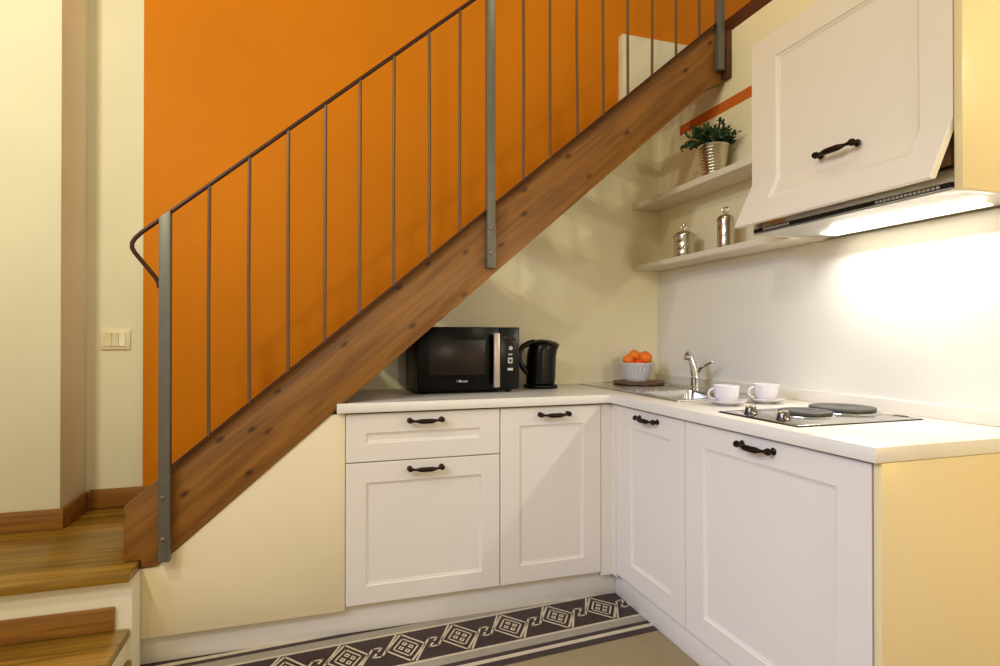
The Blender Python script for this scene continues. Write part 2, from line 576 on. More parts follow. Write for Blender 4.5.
# ------------------------------------------------------------------ staircase
def staircase():
    t = thing('staircase', 'open timber staircase with iron railing climbing along the orange wall', 'staircase', (-2.43, -0.53, LZ))
    yf, yk = -0.570, -0.490
    xr = -0.003
    m = MB()
    xl = -2.497
    xbend = -2.385
    m.prism([(xl, LZ), (-2.445, LZ), (-2.445, 0.352), (-2.392, 0.352), (-2.372, zb(-2.372)), (-0.115, zb(-0.115)), (xr, zb(-0.115) + 0.06), (xr, zt(-0.06)),
             (-0.06, zt(-0.06)), (xl, zt(xl))], 'y', yf, yk, bevel=0.003)
    m.build('stringer', M['beam'], t)
    # inner stringer against the wall
    m = MB()
    m.prism([(-2.44, LZ), (-2.38, LZ), (-2.36, zb(-2.36) + 0.03), (-0.02, zb(-0.02) + 0.03), (-0.02, zt(-0.02) - 0.06), (-2.44, zt(-2.44) - 0.06)],
            'y', 0.125, 0.187, bevel=0.003)
    m.build('wall_stringer', M['beam'], t)
    rise = (WR + 0.05 - LZ) / 10
    for i in range(1, 10):
        z = LZ + rise * i
        xc = -1.163 + (z - 0.02 - 1.557) / 0.855
        m = MB()
        m.box(xc - 0.125, xc + 0.125, yk + 0.001, 0.124, z - 0.04, z, bevel=0.004)
        m.build('tread', M['tread'], t)
        if i <= 5:  # hidden boards added to keep lamp light out of the under-stair corner
            m = MB()
            m.box(xc - 0.112, xc - 0.096, yk + 0.001, 0.124, max(z - rise + 0.001, LZ + 0.001), z - 0.041, bevel=0.002)
            m.build('light_block_board', M['tread'], t)
    # flat iron strip along the top of the stringer
    n = Vector((-0.8476, 0, 1)).normalized()
    m = MB()
    x0, x1 = -2.345, -0.075
    m.prism([(x0, zt(x0) + 0.002), (x1, zt(x1) + 0.002), (x1, zt(x1) + 0.012), (x0, zt(x0) + 0.012)], 'y', -0.592, -0.545)
    m.build('bottom_rail', M['iron_dark'], t)
    # newel posts
    rail = lambda x: 1.581 + 0.857 * (x + 2.366)
    for (x, z0, z1, bolts) in ((-2.367, 0.375, rail(-2.367), ((-2.371, 0.600), (-2.371, 0.455))),
                               (-1.182, 1.437, rail(-1.182), ((-1.186, 1.60), (-1.186, 1.50))),
                               (-0.052, 2.41, rail(-0.052), ())):
        m = MB()
        m.prism([(x - 0.018, z0), (x + 0.018, z0), (x + 0.018, rail(x + 0.018) + 0.004), (x - 0.018, rail(x - 0.018) + 0.004)], 'y', -0.604, -0.571, bevel=0.002)
        p = m.build('newel_post', M['iron'], t)
        for bx, bz in bolts:
            m = MB()
            m.lathe([(0.0075, 0), (0.0075, 0.003), (0.005, 0.006), (0, 0.0065)], (bx, -0.6041, bz), 12, axis=(0, -1, 0))
            m.build('bolt', M['bolt'], p)
    m = MB()
    m.box(-0.030, -0.001, -0.612, -0.571, 2.375, 2.60, bevel=0.006)
    m.build('end_block', M['loft_wood'], t)
    # handrail: runs past the first post, bends down and returns to it
    yr = -0.587
    pts = [(0.6, yr, rail(0.6))]
    pts += [(-2.30, yr, rail(-2.30)), (-2.440, yr, rail(-2.440)), (-2.460, yr, 1.496), (-2.469, yr, 1.480), (-2.4695, yr, 1.463), (-2.461, yr, 1.446),
            (-2.398, yr, 1.362), (-2.388, yr, 1.343), (-2.387, yr, 1.325)]
    m = MB()
    m.tube(pts, 0.0074, 10)
    m.build('handrail', M['iron_dark'], t)
    # balusters
    xs = [-2.229, -2.097, -1.964, -1.833, -1.705, -1.575, -1.437, -1.310, -1.038, -0.916, -0.789, -0.664, -0.540, -0.417, -0.290, -0.165]
    for x in xs:
        m = MB()
        z0 = zt(x) + 0.006
        z1 = rail(x)
        m.tube([(x + random.uniform(-.002, .002), yr, z0), (x + random.uniform(-.003, .003), yr, (z0 + z1) / 2), (x, yr, z1)], 0.0062, 8)
        m.build('baluster', M['iron_rod'], t)


staircase()

t = thing('loft_railing', 'dark iron railing on the loft edge at the top of the stair', 'railing', (0.03, -0.9, WR + 0.07))
m = MB(); m.box(0.015, 0.045, -1.3, -0.62, WR + 0.0705, WR + 0.08)
m.build('bottom_rail', M['iron_dark'], t)
m = MB(); m.tube([(0.03, -1.3, WR + 1.0), (0.03, -0.60, WR + 1.0)], 0.0085, 10)
m.build('handrail', M['iron_dark'], t)
for y in (-0.71, -0.835, -0.96, -1.085):
    m = MB(); m.tube([(0.03, y, WR + 0.078), (0.03, y, WR + 1.0)], 0.0075, 8)
    m.build('baluster', M['iron_dark'], t)

# ------------------------------------------------------------------ wall light switch
t = thing('light_switch', 'ivory three-rocker light switch on the cream wall left of the orange paint', 'light switch', (-2.739, 0.19, 1.14))
m = MB(); m.box(-2.799, -2.679, 0.180, 0.1895, 1.096, 1.190, bevel=0.004)
m.build('frame', M['switch'], t)
for k, (a, b, mm) in enumerate(((-2.780, -2.754, 'switch'), (-2.751, -2.727, 'switch'), (-2.723, -2.699, 'switch_light'))):
    m = MB(); m.prism([(0.1798, 1.113), (0.1745, 1.113), (0.177, 1.143), (0.172, 1.173), (0.1798, 1.173)], 'x', a, b)
    o = m.build('rocker', M[mm], t)


# ------------------------------------------------------------------ cabinets
def to_world(face, u, v, d):
    """face 'back': u = x, outward -y. face 'side': u = -y, outward -x. d = outward distance coordinate (y or x value)."""
    if face == 'back':
        return Vector((u, d, v))
    return Vector((d, -u, v))


def shaker(face, u0, u1, v0, v1, d_front, thick, pu0, pu1, pv0, pv1, recess=0.008):
    """framed door; d_front is the world y (or x) of the front face, outward is negative."""
    mb = MB()
    t = bmesh.new()

    def loop(a0, a1, b0, b1, d):
        return [t.verts.new(to_world(face, *p, d)) for p in ((a0, b0), (a1, b0), (a1, b1), (a0, b1))]
    e = 0.002
    loops = [loop(u0, u1, v0, v1, d_front + thick), loop(u0, u1, v0, v1, d_front + e), loop(u0 + e, u1 - e, v0 + e, v1 - e, d_front),
             loop(pu0, pu1, pv0, pv1, d_front), loop(pu0 + .003, pu1 - .003, pv0 + .003, pv1 - .003, d_front + .004),
             loop(pu0 + .008, pu1 - .008, pv0 + .008, pv1 - .008, d_front + .0055), loop(pu0 + .011, pu1 - .011, pv0 + .011, pv1 - .011, d_front + recess)]
    for A, B in zip(loops[:-1], loops[1:]):
        for i in range(4):
            t.faces.new((A[i], A[(i + 1) % 4], B[(i + 1) % 4], B[i]))
    t.faces.new(loops[0])
    t.faces.new(loops[-1])
    bmesh.ops.recalc_face_normals(t, faces=list(t.faces))
    mb._merge(t)
    return mb


def handle(face, u, v, d, parent, tilt=0.0, half=0.064):
    """bronze bow handle: round feet, slim necks and a swollen grip."""
    mb = MB()
    for s in (-1, 1):
        base = to_world(face, u + s * half, v, d - 0.0003)
        out = to_world(face, 0, 0, -1) - to_world(face, 0, 0, 0)
        mb.lathe([(0.011, 0), (0.011, 0.002), (0.006, 0.005), (0.006, 0.013), (0.0105, 0.018), (0.011, 0.023), (0.008, 0.029), (0, 0.031)], base, 14, axis=out)
    pts, rad = [], []
    for i in range(25):
        s = -1 + 2 * i / 24
        pts.append(to_world(face, u + s * half, v - 0.003 * (1 - s * s), d - 0.022 - 0.007 * (1 - s * s)))
        a = abs(s)
        rad.append(0.0098 - 0.0055 * max(0, (a - 0.35)) / 0.35 if a < 0.7 else 0.0043 + 0.004 * (a - 0.7) / 0.3)
    mb.tube(pts, rad, 12)
    return mb.build('handle', M['bronze'], parent)


def cab_body(x0, x1, y0, y1, z0, z1, open_face, parent):
    """open-topped carcass: floor, two sides and a back"""
    mb = MB()
    mb.box(x0, x1, y0, y1, z0, z0 + 0.018)
    if open_face == 'back':
        mb.box(x0, x0 + 0.018, y0, y1, z0 + 0.018, z1)
        mb.box(x1 - 0.018, x1, y0, y1, z0 + 0.018, z1)
        mb.box(x0 + 0.018, x1 - 0.018, y1 - 0.012, y1, z0 + 0.018, z1)
    else:
        mb.box(x0, x1, y0, y0 + 0.018, z0 + 0.018, z1)
        mb.box(x0, x1, y1 - 0.018, y1, z0 + 0.018, z1)
        mb.box(x1 - 0.012, x1, y0 + 0.018, y1 - 0.018, z0 + 0.018, z1)
    return mb.build('carcass', M['carcass'], parent)


YD, XD = -0.564, -0.610       # door faces
TOP = 0.855
# drawer cabinet
t = thing('drawer_cabinet', 'white base cabinet with a drawer over a door, below the microwave', 'cabinet', (-1.445, -0.29, 0.1))
cab_body(-1.756, -1.134, -0.543, -0.03, 0.100, TOP, 'back', t)
d = shaker('back', -1.756, -1.1345, 0.6685, TOP, YD, 0.020, -1.680, -1.218, 0.739, 0.780).build('drawer', M['lacquer'], t)
handle('back', -1.446, 0.823, YD, d)
d = shaker('back', -1.756, -1.1345, 0.116, 0.6645, YD, 0.020, -1.680, -1.211, 0.186, 0.587).build('door', M['lacquer'], t)
handle('back', -1.446, 0.632, YD, d)
# single-door cabinet
t = thing('door_cabinet', 'white base cabinet with one tall door, left of the inner corner', 'cabinet', (-0.9, -0.29, 0.1))
cab_body(-1.132, -0.663, -0.543, -0.03, 0.100, TOP, 'back', t)
d = shaker('back', -1.1305, -0.665, 0.116, TOP, YD, 0.020, -1.047, -0.749, 0.190, 0.779).build('door', M['lacquer'], t)
handle('back', -0.890, 0.823, YD, d)
# corner post
m = MB()
m.prism([(-0.6625, -0.562), (-0.632, -0.562), (-0.632, -0.562), (-0.608, -0.562), (-0.608, -0.596), (-0.590, -0.596), (-0.590, -0.544), (-0.6625, -0.544)], 'z', 0.100, TOP)
tag(m.build('corner_post', M['lacquer'], origin=(-0.62, -0.555, 0.1)), 'narrow white filler post in the inner corner between the cabinet runs', 'cabinet filler')
# sink cabinet and hob cabinet on the right
t = thing('sink_cabinet', 'white base cabinet with a narrow door, below the sink', 'cabinet', (-0.3, -0.85, 0.1))
cab_body(-0.589, -0.03, -1.094, -0.600, 0.100, TOP, 'side', t)
d = shaker('side', 0.600, 1.0935, 0.116, TOP, XD, 0.020, 0.722, 1.010, 0.198, 0.774).build('door', M['lacquer'], t)
handle('side', 0.861, 0.826, XD, d)
t = thing('hob_cabinet', 'white base cabinet with a wide door and yellow-lit end panel, below the hob', 'cabinet', (-0.3, -1.46, 0.1))
cab_body(-0.589, -0.03, -1.828, -1.096, 0.100, TOP, 'side', t)
d = shaker('side', 1.0975, 1.823, 0.116, TOP, XD, 0.020, 1.200, 1.727, 0.198, 0.778).build('door', M['lacquer'], t)
handle('side', 1.453, 0.826, XD, d)
m = MB(); m.box(-0.610, -0.002, -1.849, -1.829, 0.001, 0.8615, bevel=0.0015)
m.build('end_panel', M['gloss'], t)

# panel below the stair, flush with the cabinet doors
m = MB()
xc = (0.858 - 1.44) / 0.862 - 1.135
m.prism([(-2.472, 0.102), (-1.7585, 0.102), (-1.7585, 0.858), (xc, 0.858), (-2.370, zb(-2.370) - 0.004), (-2.398, 0.349), (-2.472, 0.345)],
        'y', -0.564, -0.545, bevel=0.0015)
tag(m.build('stair_side_panel', M['panel_cream'], origin=(-2.0, -0.555, 0.1)), 'triangular cream panel closing the space under the lower stair beam', 'panel')

# plinths
m = MB(); m.box(-2.466, -0.580, -0.536, -0.522, 0.0005, 0.099, bevel=0.001)
tag(m.build('plinth', M['lacquer'], origin=(-1.5, -0.53, 0)), 'long white plinth under the back cabinets, along the tile border', 'plinth')
m = MB(); m.box(-0.579, -0.565, -1.828, -0.523, 0.0005, 0.099, bevel=0.001)
tag(m.build('plinth', M['lacquer'], origin=(-0.57, -1.2, 0)), 'white plinth under the sink and hob cabinets on the right', 'plinth')

# ------------------------------------------------------------------ worktop with a cut-out for the basin
BX0, BX1, BY0, BY1 = -0.470, -0.185, -0.870, -0.545      # basin hole
t = thing('worktop', 'continuous white L-shaped worktop over all the base cabinets', 'worktop', (-0.9, -0.4, 0.8625))
Z0, Z1 = 0.8625, 0.900


def worktop_slab():
    tb = bmesh.new()
    xs = [-1.790, -1.750, -0.630, BX0, BX1, -0.001]
    ys = [-1.851, BY0, -0.584, -0.573, BY1, -0.487, -0.001]
    cells = set()
    for i in range(len(xs) - 1):
        for j in range(len(ys) - 1):
            x, y = (xs[i] + xs[i + 1]) / 2, (ys[j] + ys[j + 1]) / 2
            if x < -0.630 and y < -0.584:
                continue
            if x < -1.750 and -0.573 < y < -0.487:
                continue
            if BX0 < x < BX1 and BY0 < y < BY1:
                continue
            cells.add((i, j))
    V = {}

    def v(i, j, z):
        k = (i, j, z)
        if k not in V:
            V[k] = tb.verts.new((xs[i], ys[j], z))
        return V[k]
    for (i, j) in cells:
        for z in (Z0, Z1):
            tb.faces.new((v(i, j, z), v(i + 1, j, z), v(i + 1, j + 1, z), v(i, j + 1, z)))
        for (di, dj, a, b) in ((-1, 0, (i, j), (i, j + 1)), (1, 0, (i + 1, j), (i + 1, j + 1)), (0, -1, (i, j), (i + 1, j)), (0, 1, (i, j + 1), (i + 1, j + 1))):
            if (i + di, j + dj) not in cells:
                tb.faces.new((v(*a, Z0), v(*b, Z0), v(*b, Z1), v(*a, Z1)))
    bmesh.ops.recalc_face_normals(tb, faces=list(tb.faces))
    es = [e for e in tb.edges if len(e.link_faces) == 2 and e.link_faces[0].normal.dot(e.link_faces[1].normal) < 0.5]
    bmesh.ops.bevel(tb, geom=es, offset=0.0022, segments=2, profile=0.5, affect='EDGES')
    mb = MB()
    mb._merge(tb)
    return mb


worktop_slab().build('slab', M['worktop'], t)
m = MB(); m.box(-0.0215, -0.0095, -1.850, -0.002, 0.9005, 0.9456, bevel=0.0015)
m.build('upstand', M['worktop'], t)

# splashback panel on the right wall
m = MB(); m.box(-0.009, -0.0005, -1.870, -0.001, 0.9005, 1.5235)
tag(m.build('splashback', M['splash'], origin=(-0.005, -0.93, 0.9)), 'glossy white splashback panel on the right wall above the worktop', 'splashback')

# ------------------------------------------------------------------ open shelves on the right wall
m = MB(); m.box(-0.170, -0.0005, -1.127, -0.002, 1.865, 1.895, bevel=0.0015)
tag(m.build('wall_shelf', M['carcass'], origin=(-0.08, -0.56, 1.865)), 'upper white wall shelf carrying the potted plant', 'shelf', 'open wall shelves left of the wall cabinet')
m = MB(); m.box(-0.170, -0.0005, -1.127, -0.002, 1.5245, 1.551, bevel=0.0015)
tag(m.build('wall_shelf', M['carcass'], origin=(-0.08, -0.56, 1.5245)), 'lower white wall shelf carrying two silver jars', 'shelf', 'open wall shelves left of the wall cabinet')

# ------------------------------------------------------------------ wall cabinet over the hob, its door kinked open at the foot
t = thing('wall_cabinet', 'white wall cabinet with its lower door flap tilted open over the hob', 'cabinet', (-0.18, -1.5, 1.53))
XU = -0.360
m = MB()
m.box(-0.338, -0.0005, -1.149, -1.130, 1.527, 2.205, bevel=0.001)
m.box(-0.338, -0.0005, -1.835, -1.150, 2.187, 2.205)
m.box(-0.010, -0.0005, -1.835, -1.150, 1.60, 2.187)
m.build('carcass', M['carcass'], t)
m = MB(); m.box(-0.360, -0.0005, -1.8635, -1.8435, 1.520, 2.213, bevel=0.001)
m.build('side_panel', M['gloss'], t)


def wall_door():
    mb = shaker('side', 1.1465, 1.840, 1.545, 2.213, XU, 0.020, 1.262, 1.758, 1.628, 2.125, recess=0.008)
    KZ = 1.703
    bm = mb.bm
    bmesh.ops.bisect_plane(bm, geom=list(bm.verts) + list(bm.edges) + list(bm.faces), plane_co=(0, 0, KZ), plane_no=(0, 0, 1))
    for v in bm.verts:
        if v.co.z < KZ:
            v.co.x -= (KZ - v.co.z) * 0.50
    return mb.build('door', M['lacquer'], t)


d = wall_door()
handle('side', 1.512, 1.722, XU, d)

# range hood inside the cabinet
t = thing('range_hood', 'built-in steel cooker hood with lit underside below the wall cabinet', 'range hood', (-0.18, -1.49, 1.53))
m = MB()
m.box(-0.330, -0.012, -1.834, -1.151, 1.540, 1.585, bevel=0.002)
m.build('housing', M['steel'], t)
m = MB()
m.box(-0.340, -0.030, -1.830, -1.153, 1.5265, 1.5395, bevel=0.001)
m.build('underside', M['filter'], t)
m = MB()
m.box(-0.357, -0.341, -1.835, -1.153, 1.5290, 1.5430, mi=0)
for a, b in ((1.20, 1.32), (1.63, 1.82)):
    n = int((b - a) / 0.012)
    for k in range(n):
        y = -(a + k * 0.012)
        m.box(-0.3585, -0.3565, y - 0.008, y, 1.5325, 1.5395, mi=1)
m.build('grille', [M['black'], M['ceramic']], t)
m = MB()
m.box(-0.138, -0.062, -1.745, -1.235, 1.5236, 1.5263, bevel=0.001)
m.build('lamp_lens', M['lens'], t)
m = MB()
m.box(-0.345, -0.331, -1.825, -1.160, 1.590, 1.68)
m.build('motor_cover', M['motor'], t)


# ------------------------------------------------------------------ sink and tap
SX0, SX1, SY0, SY1 = -0.515, -0.060, -0.915, -0.022
t = thing('sink', 'stainless steel inset sink with ribbed drainer in the worktop corner', 'sink', (-0.3, -0.47, 0.9))


def sink():
    z0, z1 = 0.9003, 0.9045
    m = MB()
    bx0, bx1, by0, by1 = BX0 + 0.006, BX1 - 0.006, BY0 + 0.006, BY1 - 0.006
    m.box(SX0, bx0, SY0, SY1, z0, z1)
    m.box(bx1, SX1, SY0, SY1, z0, z1)
    m.box(bx0, bx1, SY0, by0, z0, z1)
    m.box(bx0, bx1, by1, SY1, z0, z1)
    m.tube([(SX0, SY0, z1 - .001), (SX1, SY0, z1 - .001), (SX1, SY1, z1 - .001), (SX0, SY1, z1 - .001), (SX0, SY0, z1 - .001)], 0.0028, 6)
    m.build('rim', M['steel'], t)
    # basin: a rounded tub open at the top
    tb = bmesh.new()
    loops = []
    for (ins, z) in ((0.0, z1), (0.003, 0.89), (0.010, 0.80), (0.030, 0.782), (0.07, 0.780)):
        r = 0.035
        pts = []
        for (cx, cy, a0) in ((bx1 - ins - r, by1 - ins - r, 0), (bx0 + ins + r, by1 - ins - r, 90), (bx0 + ins + r, by0 + ins + r, 180), (bx1 - ins - r, by0 + ins + r, 270)):
            for q in range(5):
                a = math.radians(a0 + q * 22.5)
                pts.append(tb.verts.new((cx + r * math.cos(a), cy + r * math.sin(a), z)))
        loops.append(pts)
    for A, B in zip(loops[:-1], loops[1:]):
        n = len(A)
        for i in range(n):
            tb.faces.new((A[i], A[(i + 1) % n], B[(i + 1) % n], B[i]))
    tb.faces.new(loops[-1])
    bmesh.ops.recalc_face_normals(tb, faces=list(tb.faces))
    m = MB(); m._merge(tb)
    m.build('basin', M['steel'], t)
    m = MB()
    for k in range(7):
        x = -0.45 + k * 0.052
        m.box(x, x + 0.014, -0.50, -0.30, z1, z1 + 0.002, bevel=0.0008)
    m.build('drainer_ribs', M['steel'], t)
    m = MB()
    m.lathe([(0, 0.0), (0.030, 0.0), (0.034, 0.003), (0.030, 0.005), (0.014, 0.003), (0, 0.004)], ((bx0 + bx1) / 2, (by0 + by1) / 2, 0.7803), 20)
    m.build('drain', M['chrome'], t)


sink()

t = thing('kitchen_tap', 'tall chrome mixer tap standing behind the sink basin', 'tap', (-0.135, -0.512, 0.9047))
fx, fy = -0.135, -0.512
m = MB()
m.lathe([(0, 0), (0.027, 0), (0.027, 0.006), (0.022, 0.012), (0.020, 0.05), (0.0215, 0.055), (0.019, 0.062), (0, 0.064)], (fx, fy, 0.9047), 24)
m.build('body', M['chrome'], t)
m = MB()
m.tube([(fx, fy, 0.962), (fx - 0.006, fy + 0.004, 1.01), (fx - 0.014, fy + 0.009, 1.045), (fx - 0.019, fy + 0.012, 1.060), (fx - 0.026, fy + 0.011, 1.070),
        (fx - 0.036, fy + 0.006, 1.072), (fx - 0.044, fy + 0.002, 1.066)], [0.0190, 0.0175, 0.0165, 0.0160, 0.0150, 0.0140, 0.0130], 14)
m.build('spout', M['chrome'], t)
m = MB()
m.lathe([(0, 0), (0.013, 0), (0.013, 0.014), (0.010, 0.016), (0, 0.016)], (fx - 0.051, fy - 0.003, 1.049), 16, axis=(0.5, 0.3, 1))
m.build('aerator', M['steel'], t)
m = MB()
m.tube([(fx + 0.008, fy - 0.006, 0.985), (fx + 0.018, fy - 0.022, 1.006), (fx + 0.030, fy - 0.040, 1.020), (fx + 0.046, fy - 0.062, 1.034)], [0.010, 0.0085, 0.0065, 0.0055], 10)
m.ball((fx + 0.047, fy - 0.063, 1.035), 0.0065)
m.build('lever', M['chrome'], t)

# ------------------------------------------------------------------ hob
t = thing('electric_hob', 'two-plate stainless electric hob set into the worktop', 'hob', (-0.3, -1.405, 0.9))
HX0, HX1, HY0, HY1 = -0.566, -0.088, -1.563, -1.226
m = MB()
m.box(HX0, HX1, HY0, HY1, 0.9003, 0.9055, bevel=0.002)
m.build('hob_plate', M['steel'], t)
m = MB()
for a in ((HX0 - 0.002, HX1 + .002, HY1, HY1 + 0.002), (HX0 - .002, HX1 + .002, HY0 - 0.002, HY0), (HX0 - 0.002, HX0, HY0, HY1), (HX1, HX1 + 0.002, HY0, HY1)):
    m.box(*a, 0.9003, 0.9035)
m.build('seal', M['black'], t)
for (x, y, r) in ((-0.170, -1.352, 0.100), (-0.368, -1.392, 0.078)):
    m = MB()
    m.lathe([(0, 0), (r + 0.012, 0), (r + 0.011, 0.003), (r + 0.001, 0.005), (r - 0.001, 0.005), (0, 0.005)], (x, y, 0.9056), 48, mi=1)
    m.lathe([(0, 0), (r - 0.002, 0), (r, 0.002), (r, 0.009), (r - 0.004, 0.0105), (r * 0.97, 0.0100), (r * 0.93, 0.0106), (0.024, 0.0106), (0.020, 0.0090), (0, 0.0090)], (x, y, 0.9106), 48, mi=0)
    m.build('hotplate', [M['hotplate'], M['steel']], t)
for (x, y) in ((-0.522, -1.325), (-0.522, -1.462)):
    m = MB()
    m.lathe([(0, 0), (0.021, 0), (0.021, 0.004), (0.0185, 0.006), (0.0165, 0.022), (0.014, 0.025), (0, 0.025)], (x, y, 0.9056), 20, mi=0)
    m.box(x - 0.016, x + 0.016, y - 0.003, y + 0.003, 0.928, 0.934, bevel=0.001, mi=1)
    m.build('knob', [M['knob_black'], M['chrome']], t)
m = MB()
m.box(-0.105, -0.085, -1.520, -1.480, 0.9056, 0.9066, bevel=0.0004)
m.build('badge', M['black'], t)


# ------------------------------------------------------------------ cups on saucers
def cup_set(x, y, lab_c, lab_s, rot):
    z = 0.9003
    s = MB()
    s.lathe([(0, 0.0), (0.034, 0.0), (0.036, 0.003), (0.056, 0.010), (0.071, 0.017), (0.072, 0.019), (0.070, 0.0195), (0.054, 0.0125), (0.034, 0.006), (0.0, 0.006)], (x, y, z), 40)
    so = s.build('saucer', M['ceramic'], origin=(x, y, z))
    tag(so, lab_s, 'saucer', 'saucers between sink and hob')
    t = thing('coffee_cup', lab_c, 'cup', (x, y, z + 0.0062), 'cups between sink and hob')
    zc = z + 0.0064
    c = MB()
    c.lathe([(0, 0.0), (0.024, 0.0), (0.026, 0.003), (0.036, 0.012), (0.0425, 0.028), (0.0450, 0.050), (0.0460, 0.066), (0.0450, 0.0672), (0.0432, 0.066),
             (0.0420, 0.050), (0.0395, 0.028), (0.032, 0.013), (0.020, 0.007), (0, 0.006)], (x, y, zc), 40)
    c.build('bowl', M['ceramic'], t)
    h = MB()
    a = math.radians(rot)
    dx, dy = math.cos(a), math.sin(a)
    pts = []
    for k in range(13):
        q = -PI / 2 + PI * k / 12
        rr = 0.0425 + 0.026 * math.cos(q) * (1.0 if k not in (0, 12) else 1)
        pts.append((x + dx * rr, y + dy * rr, zc + 0.036 + 0.020 * math.sin(q)))
    h.tube(pts, 0.0042, 8)
    h.build('handle', M['ceramic'], t)


cup_set(-0.400, -1.058, 'white coffee cup nearest the worktop front edge, beside the tap', 'white saucer under the front coffee cup', 165)
cup_set(-0.212, -1.050, 'white coffee cup at the back, close to the splashback', 'white saucer under the back coffee cup', 165)

# ------------------------------------------------------------------ trivet, fruit bowl, oranges
tx, ty = -0.232, -0.165
m = MB()


def bark(a, i):
    return 1.0 + 0.018 * math.sin(5 * a + 1) + 0.012 * math.sin(11 * a)


m.lathe([(0, 0), (0.128, 0), (0.134, 0.004), (0.134, 0.012), (0.128, 0.016), (0, 0.016)], (tx, ty, 0.9048), 60, flute=bark)
tag(m.build('trivet', M['board'], origin=(tx, ty, 0.9048)), 'round dark wooden trivet on the sink drainer under the fruit bowl', 'trivet')
bx, by, bz = -0.240, -0.160, 0.9212
m = MB()


def rib(a, i):
    return 1.0 + (0.022 * math.cos(28 * a) if 2 <= i <= 6 else 0.0)


m.lathe([(0, 0), (0.056, 0), (0.060, 0.004), (0.066, 0.020), (0.073, 0.045), (0.083, 0.070), (0.091, 0.088), (0.093, 0.094), (0.091, 0.097), (0.087, 0.094),
         (0.077, 0.068), (0.066, 0.040), (0.053, 0.014), (0, 0.010)], (bx, by, bz), 140, flute=rib)
tag(m.build('fruit_bowl', M['ceramic'], origin=(bx, by, bz)), 'ribbed white ceramic bowl full of oranges on the trivet', 'bowl')


def orange_fruit(x, y, z, r, material, label):
    t = thing('orange', label, 'fruit', (x, y, z - r), 'oranges in the white bowl')
    m = MB(); m.ball((x, y, z), r, 1, 1, 0.94, seg=28)
    m.build('flesh', material, t)
    m = MB(); m.lathe([(0, 0), (0.004, 0), (0.0035, 0.002), (0, 0.003)], (x, y, z + r * 0.93), 8)
    m.build('stalk', M['stalk'], t)


orange_fruit(bx - 0.062, by - 0.014, bz + 0.112, 0.028, M['orange_peel'], 'leftmost orange in the white bowl')
orange_fruit(bx - 0.010, by + 0.012, bz + 0.134, 0.031, M['orange_peel'], 'topmost orange in the middle of the white bowl')
orange_fruit(bx + 0.046, by - 0.004, bz + 0.120, 0.038, M['orange_peel'], 'large rightmost orange in the white bowl')
orange_fruit(bx - 0.020, by - 0.046, bz + 0.092, 0.027, M['orange_red'], 'redder orange low at the front rim of the white bowl')


# ------------------------------------------------------------------ microwave
def microwave():
    x0, x1, y0, y1, z0, z1 = -1.446, -0.970, -0.350, -0.020, 0.913, 1.199
    t = thing('microwave_oven', 'black microwave oven with silver door handle, half behind the stair beam', 'microwave', ((x0 + x1) / 2, -0.18, 0.9))
    m = MB()
    m.box(x0, x1, y0 + 0.022, y1, z0, z1, bevel=0.006)
    m.build('housing', M['grey_plastic'], t)
    m = MB()
    m.box(x0, -1.068, y0, y0 + 0.0215, z0, z1, bevel=0.005)
    dr = m.build('door', M['black_glass'], t)
    m = MB()
    m.box(-1.394, -1.136, y0 - 0.0012, y0 - 0.0002, 0.985, 1.140, bevel=0.0004)
    m.build('window', M['window_glass'], dr)
    m = MB()
    m.box(-1.1025, -1.0735, y0 - 0.030, y0 - 0.018, 0.926, 1.172, bevel=0.004)
    m.box(-1.096, -1.080, y0 - 0.019, y0 - 0.0003, 0.936, 0.952)
    m.box(-1.096, -1.080, y0 - 0.019, y0 - 0.0003, 1.146, 1.162)
    m.build('handle', M['handle_steel'], dr)
    # small maker's mark: a ring and a short word-like stroke
    m = MB()
    lx, lz = -1.246, 0.9565
    m.torus((lx - 0.017, y0 - 0.0004, lz), 0.0042, 0.0006, (0, 1, 0), 16, 6)
    for k, (w, h) in enumerate(((0.005, 0.010), (0.003, 0.010), (0.002, 0.006), (0.003, 0.006), (0.003, 0.008), (0.003, 0.006), (0.003, 0.006), (0.0015, 0.010))):
        xx = lx - 0.010 + k * 0.0052
        m.box(xx, xx + w, y0 - 0.0008, y0 - 0.0001, lz - 0.005, lz - 0.005 + h)
    m.build('logo', M['button'], dr)
    m = MB()
    m.box(-1.0665, x1, y0, y0 + 0.0215, z0, z1, bevel=0.005)
    p = m.build('control_panel', M['black'], t)
    cx = -1.0165
    m = MB(); m.box(cx - 0.030, cx + 0.028, y0 - 0.0012, y0 - 0.0002, 1.138, 1.160, bevel=0.0004)
    m.build('display', M['window_glass'], p)
    m = MB(); m.lathe([(0, 0), (0.0095, 0), (0.009, 0.003), (0, 0.0035)], (cx + 0.003, y0 - 0.0002, 1.103), 20, axis=(0, -1, 0))
    m.build('button', M['button'], p)
    for (w, zc, h) in ((0.020, 1.074, 0.006), (0.022, 1.046, 0.026), (0.026, 1.006, 0.012)):
        m = MB(); m.box(cx - w / 2, cx + w / 2, y0 - 0.004, y0 - 0.0002, zc - h / 2, zc + h / 2, bevel=0.0015)
        b = m.build('button', M['button'], p)
        if h > 0.02:
            m = MB(); m.box(cx - 0.005, cx + 0.006, y0 - 0.0052, y0 - 0.0042, zc - 0.006, zc + 0.006)
            m.build('symbol', M['black'], b)
    for (xx, yy) in ((x0 + 0.04, y0 + 0.05), (x1 - 0.04, y0 + 0.05), (x0 + 0.04, y1 - 0.04), (x1 - 0.04, y1 - 0.04)):
        m = MB(); m.lathe([(0, 0), (0.012, 0), (0.014, 0.0125), (0, 0.0125)], (xx, yy, 0.9003), 14)
        m.build('foot', M['black'], t)


microwave()


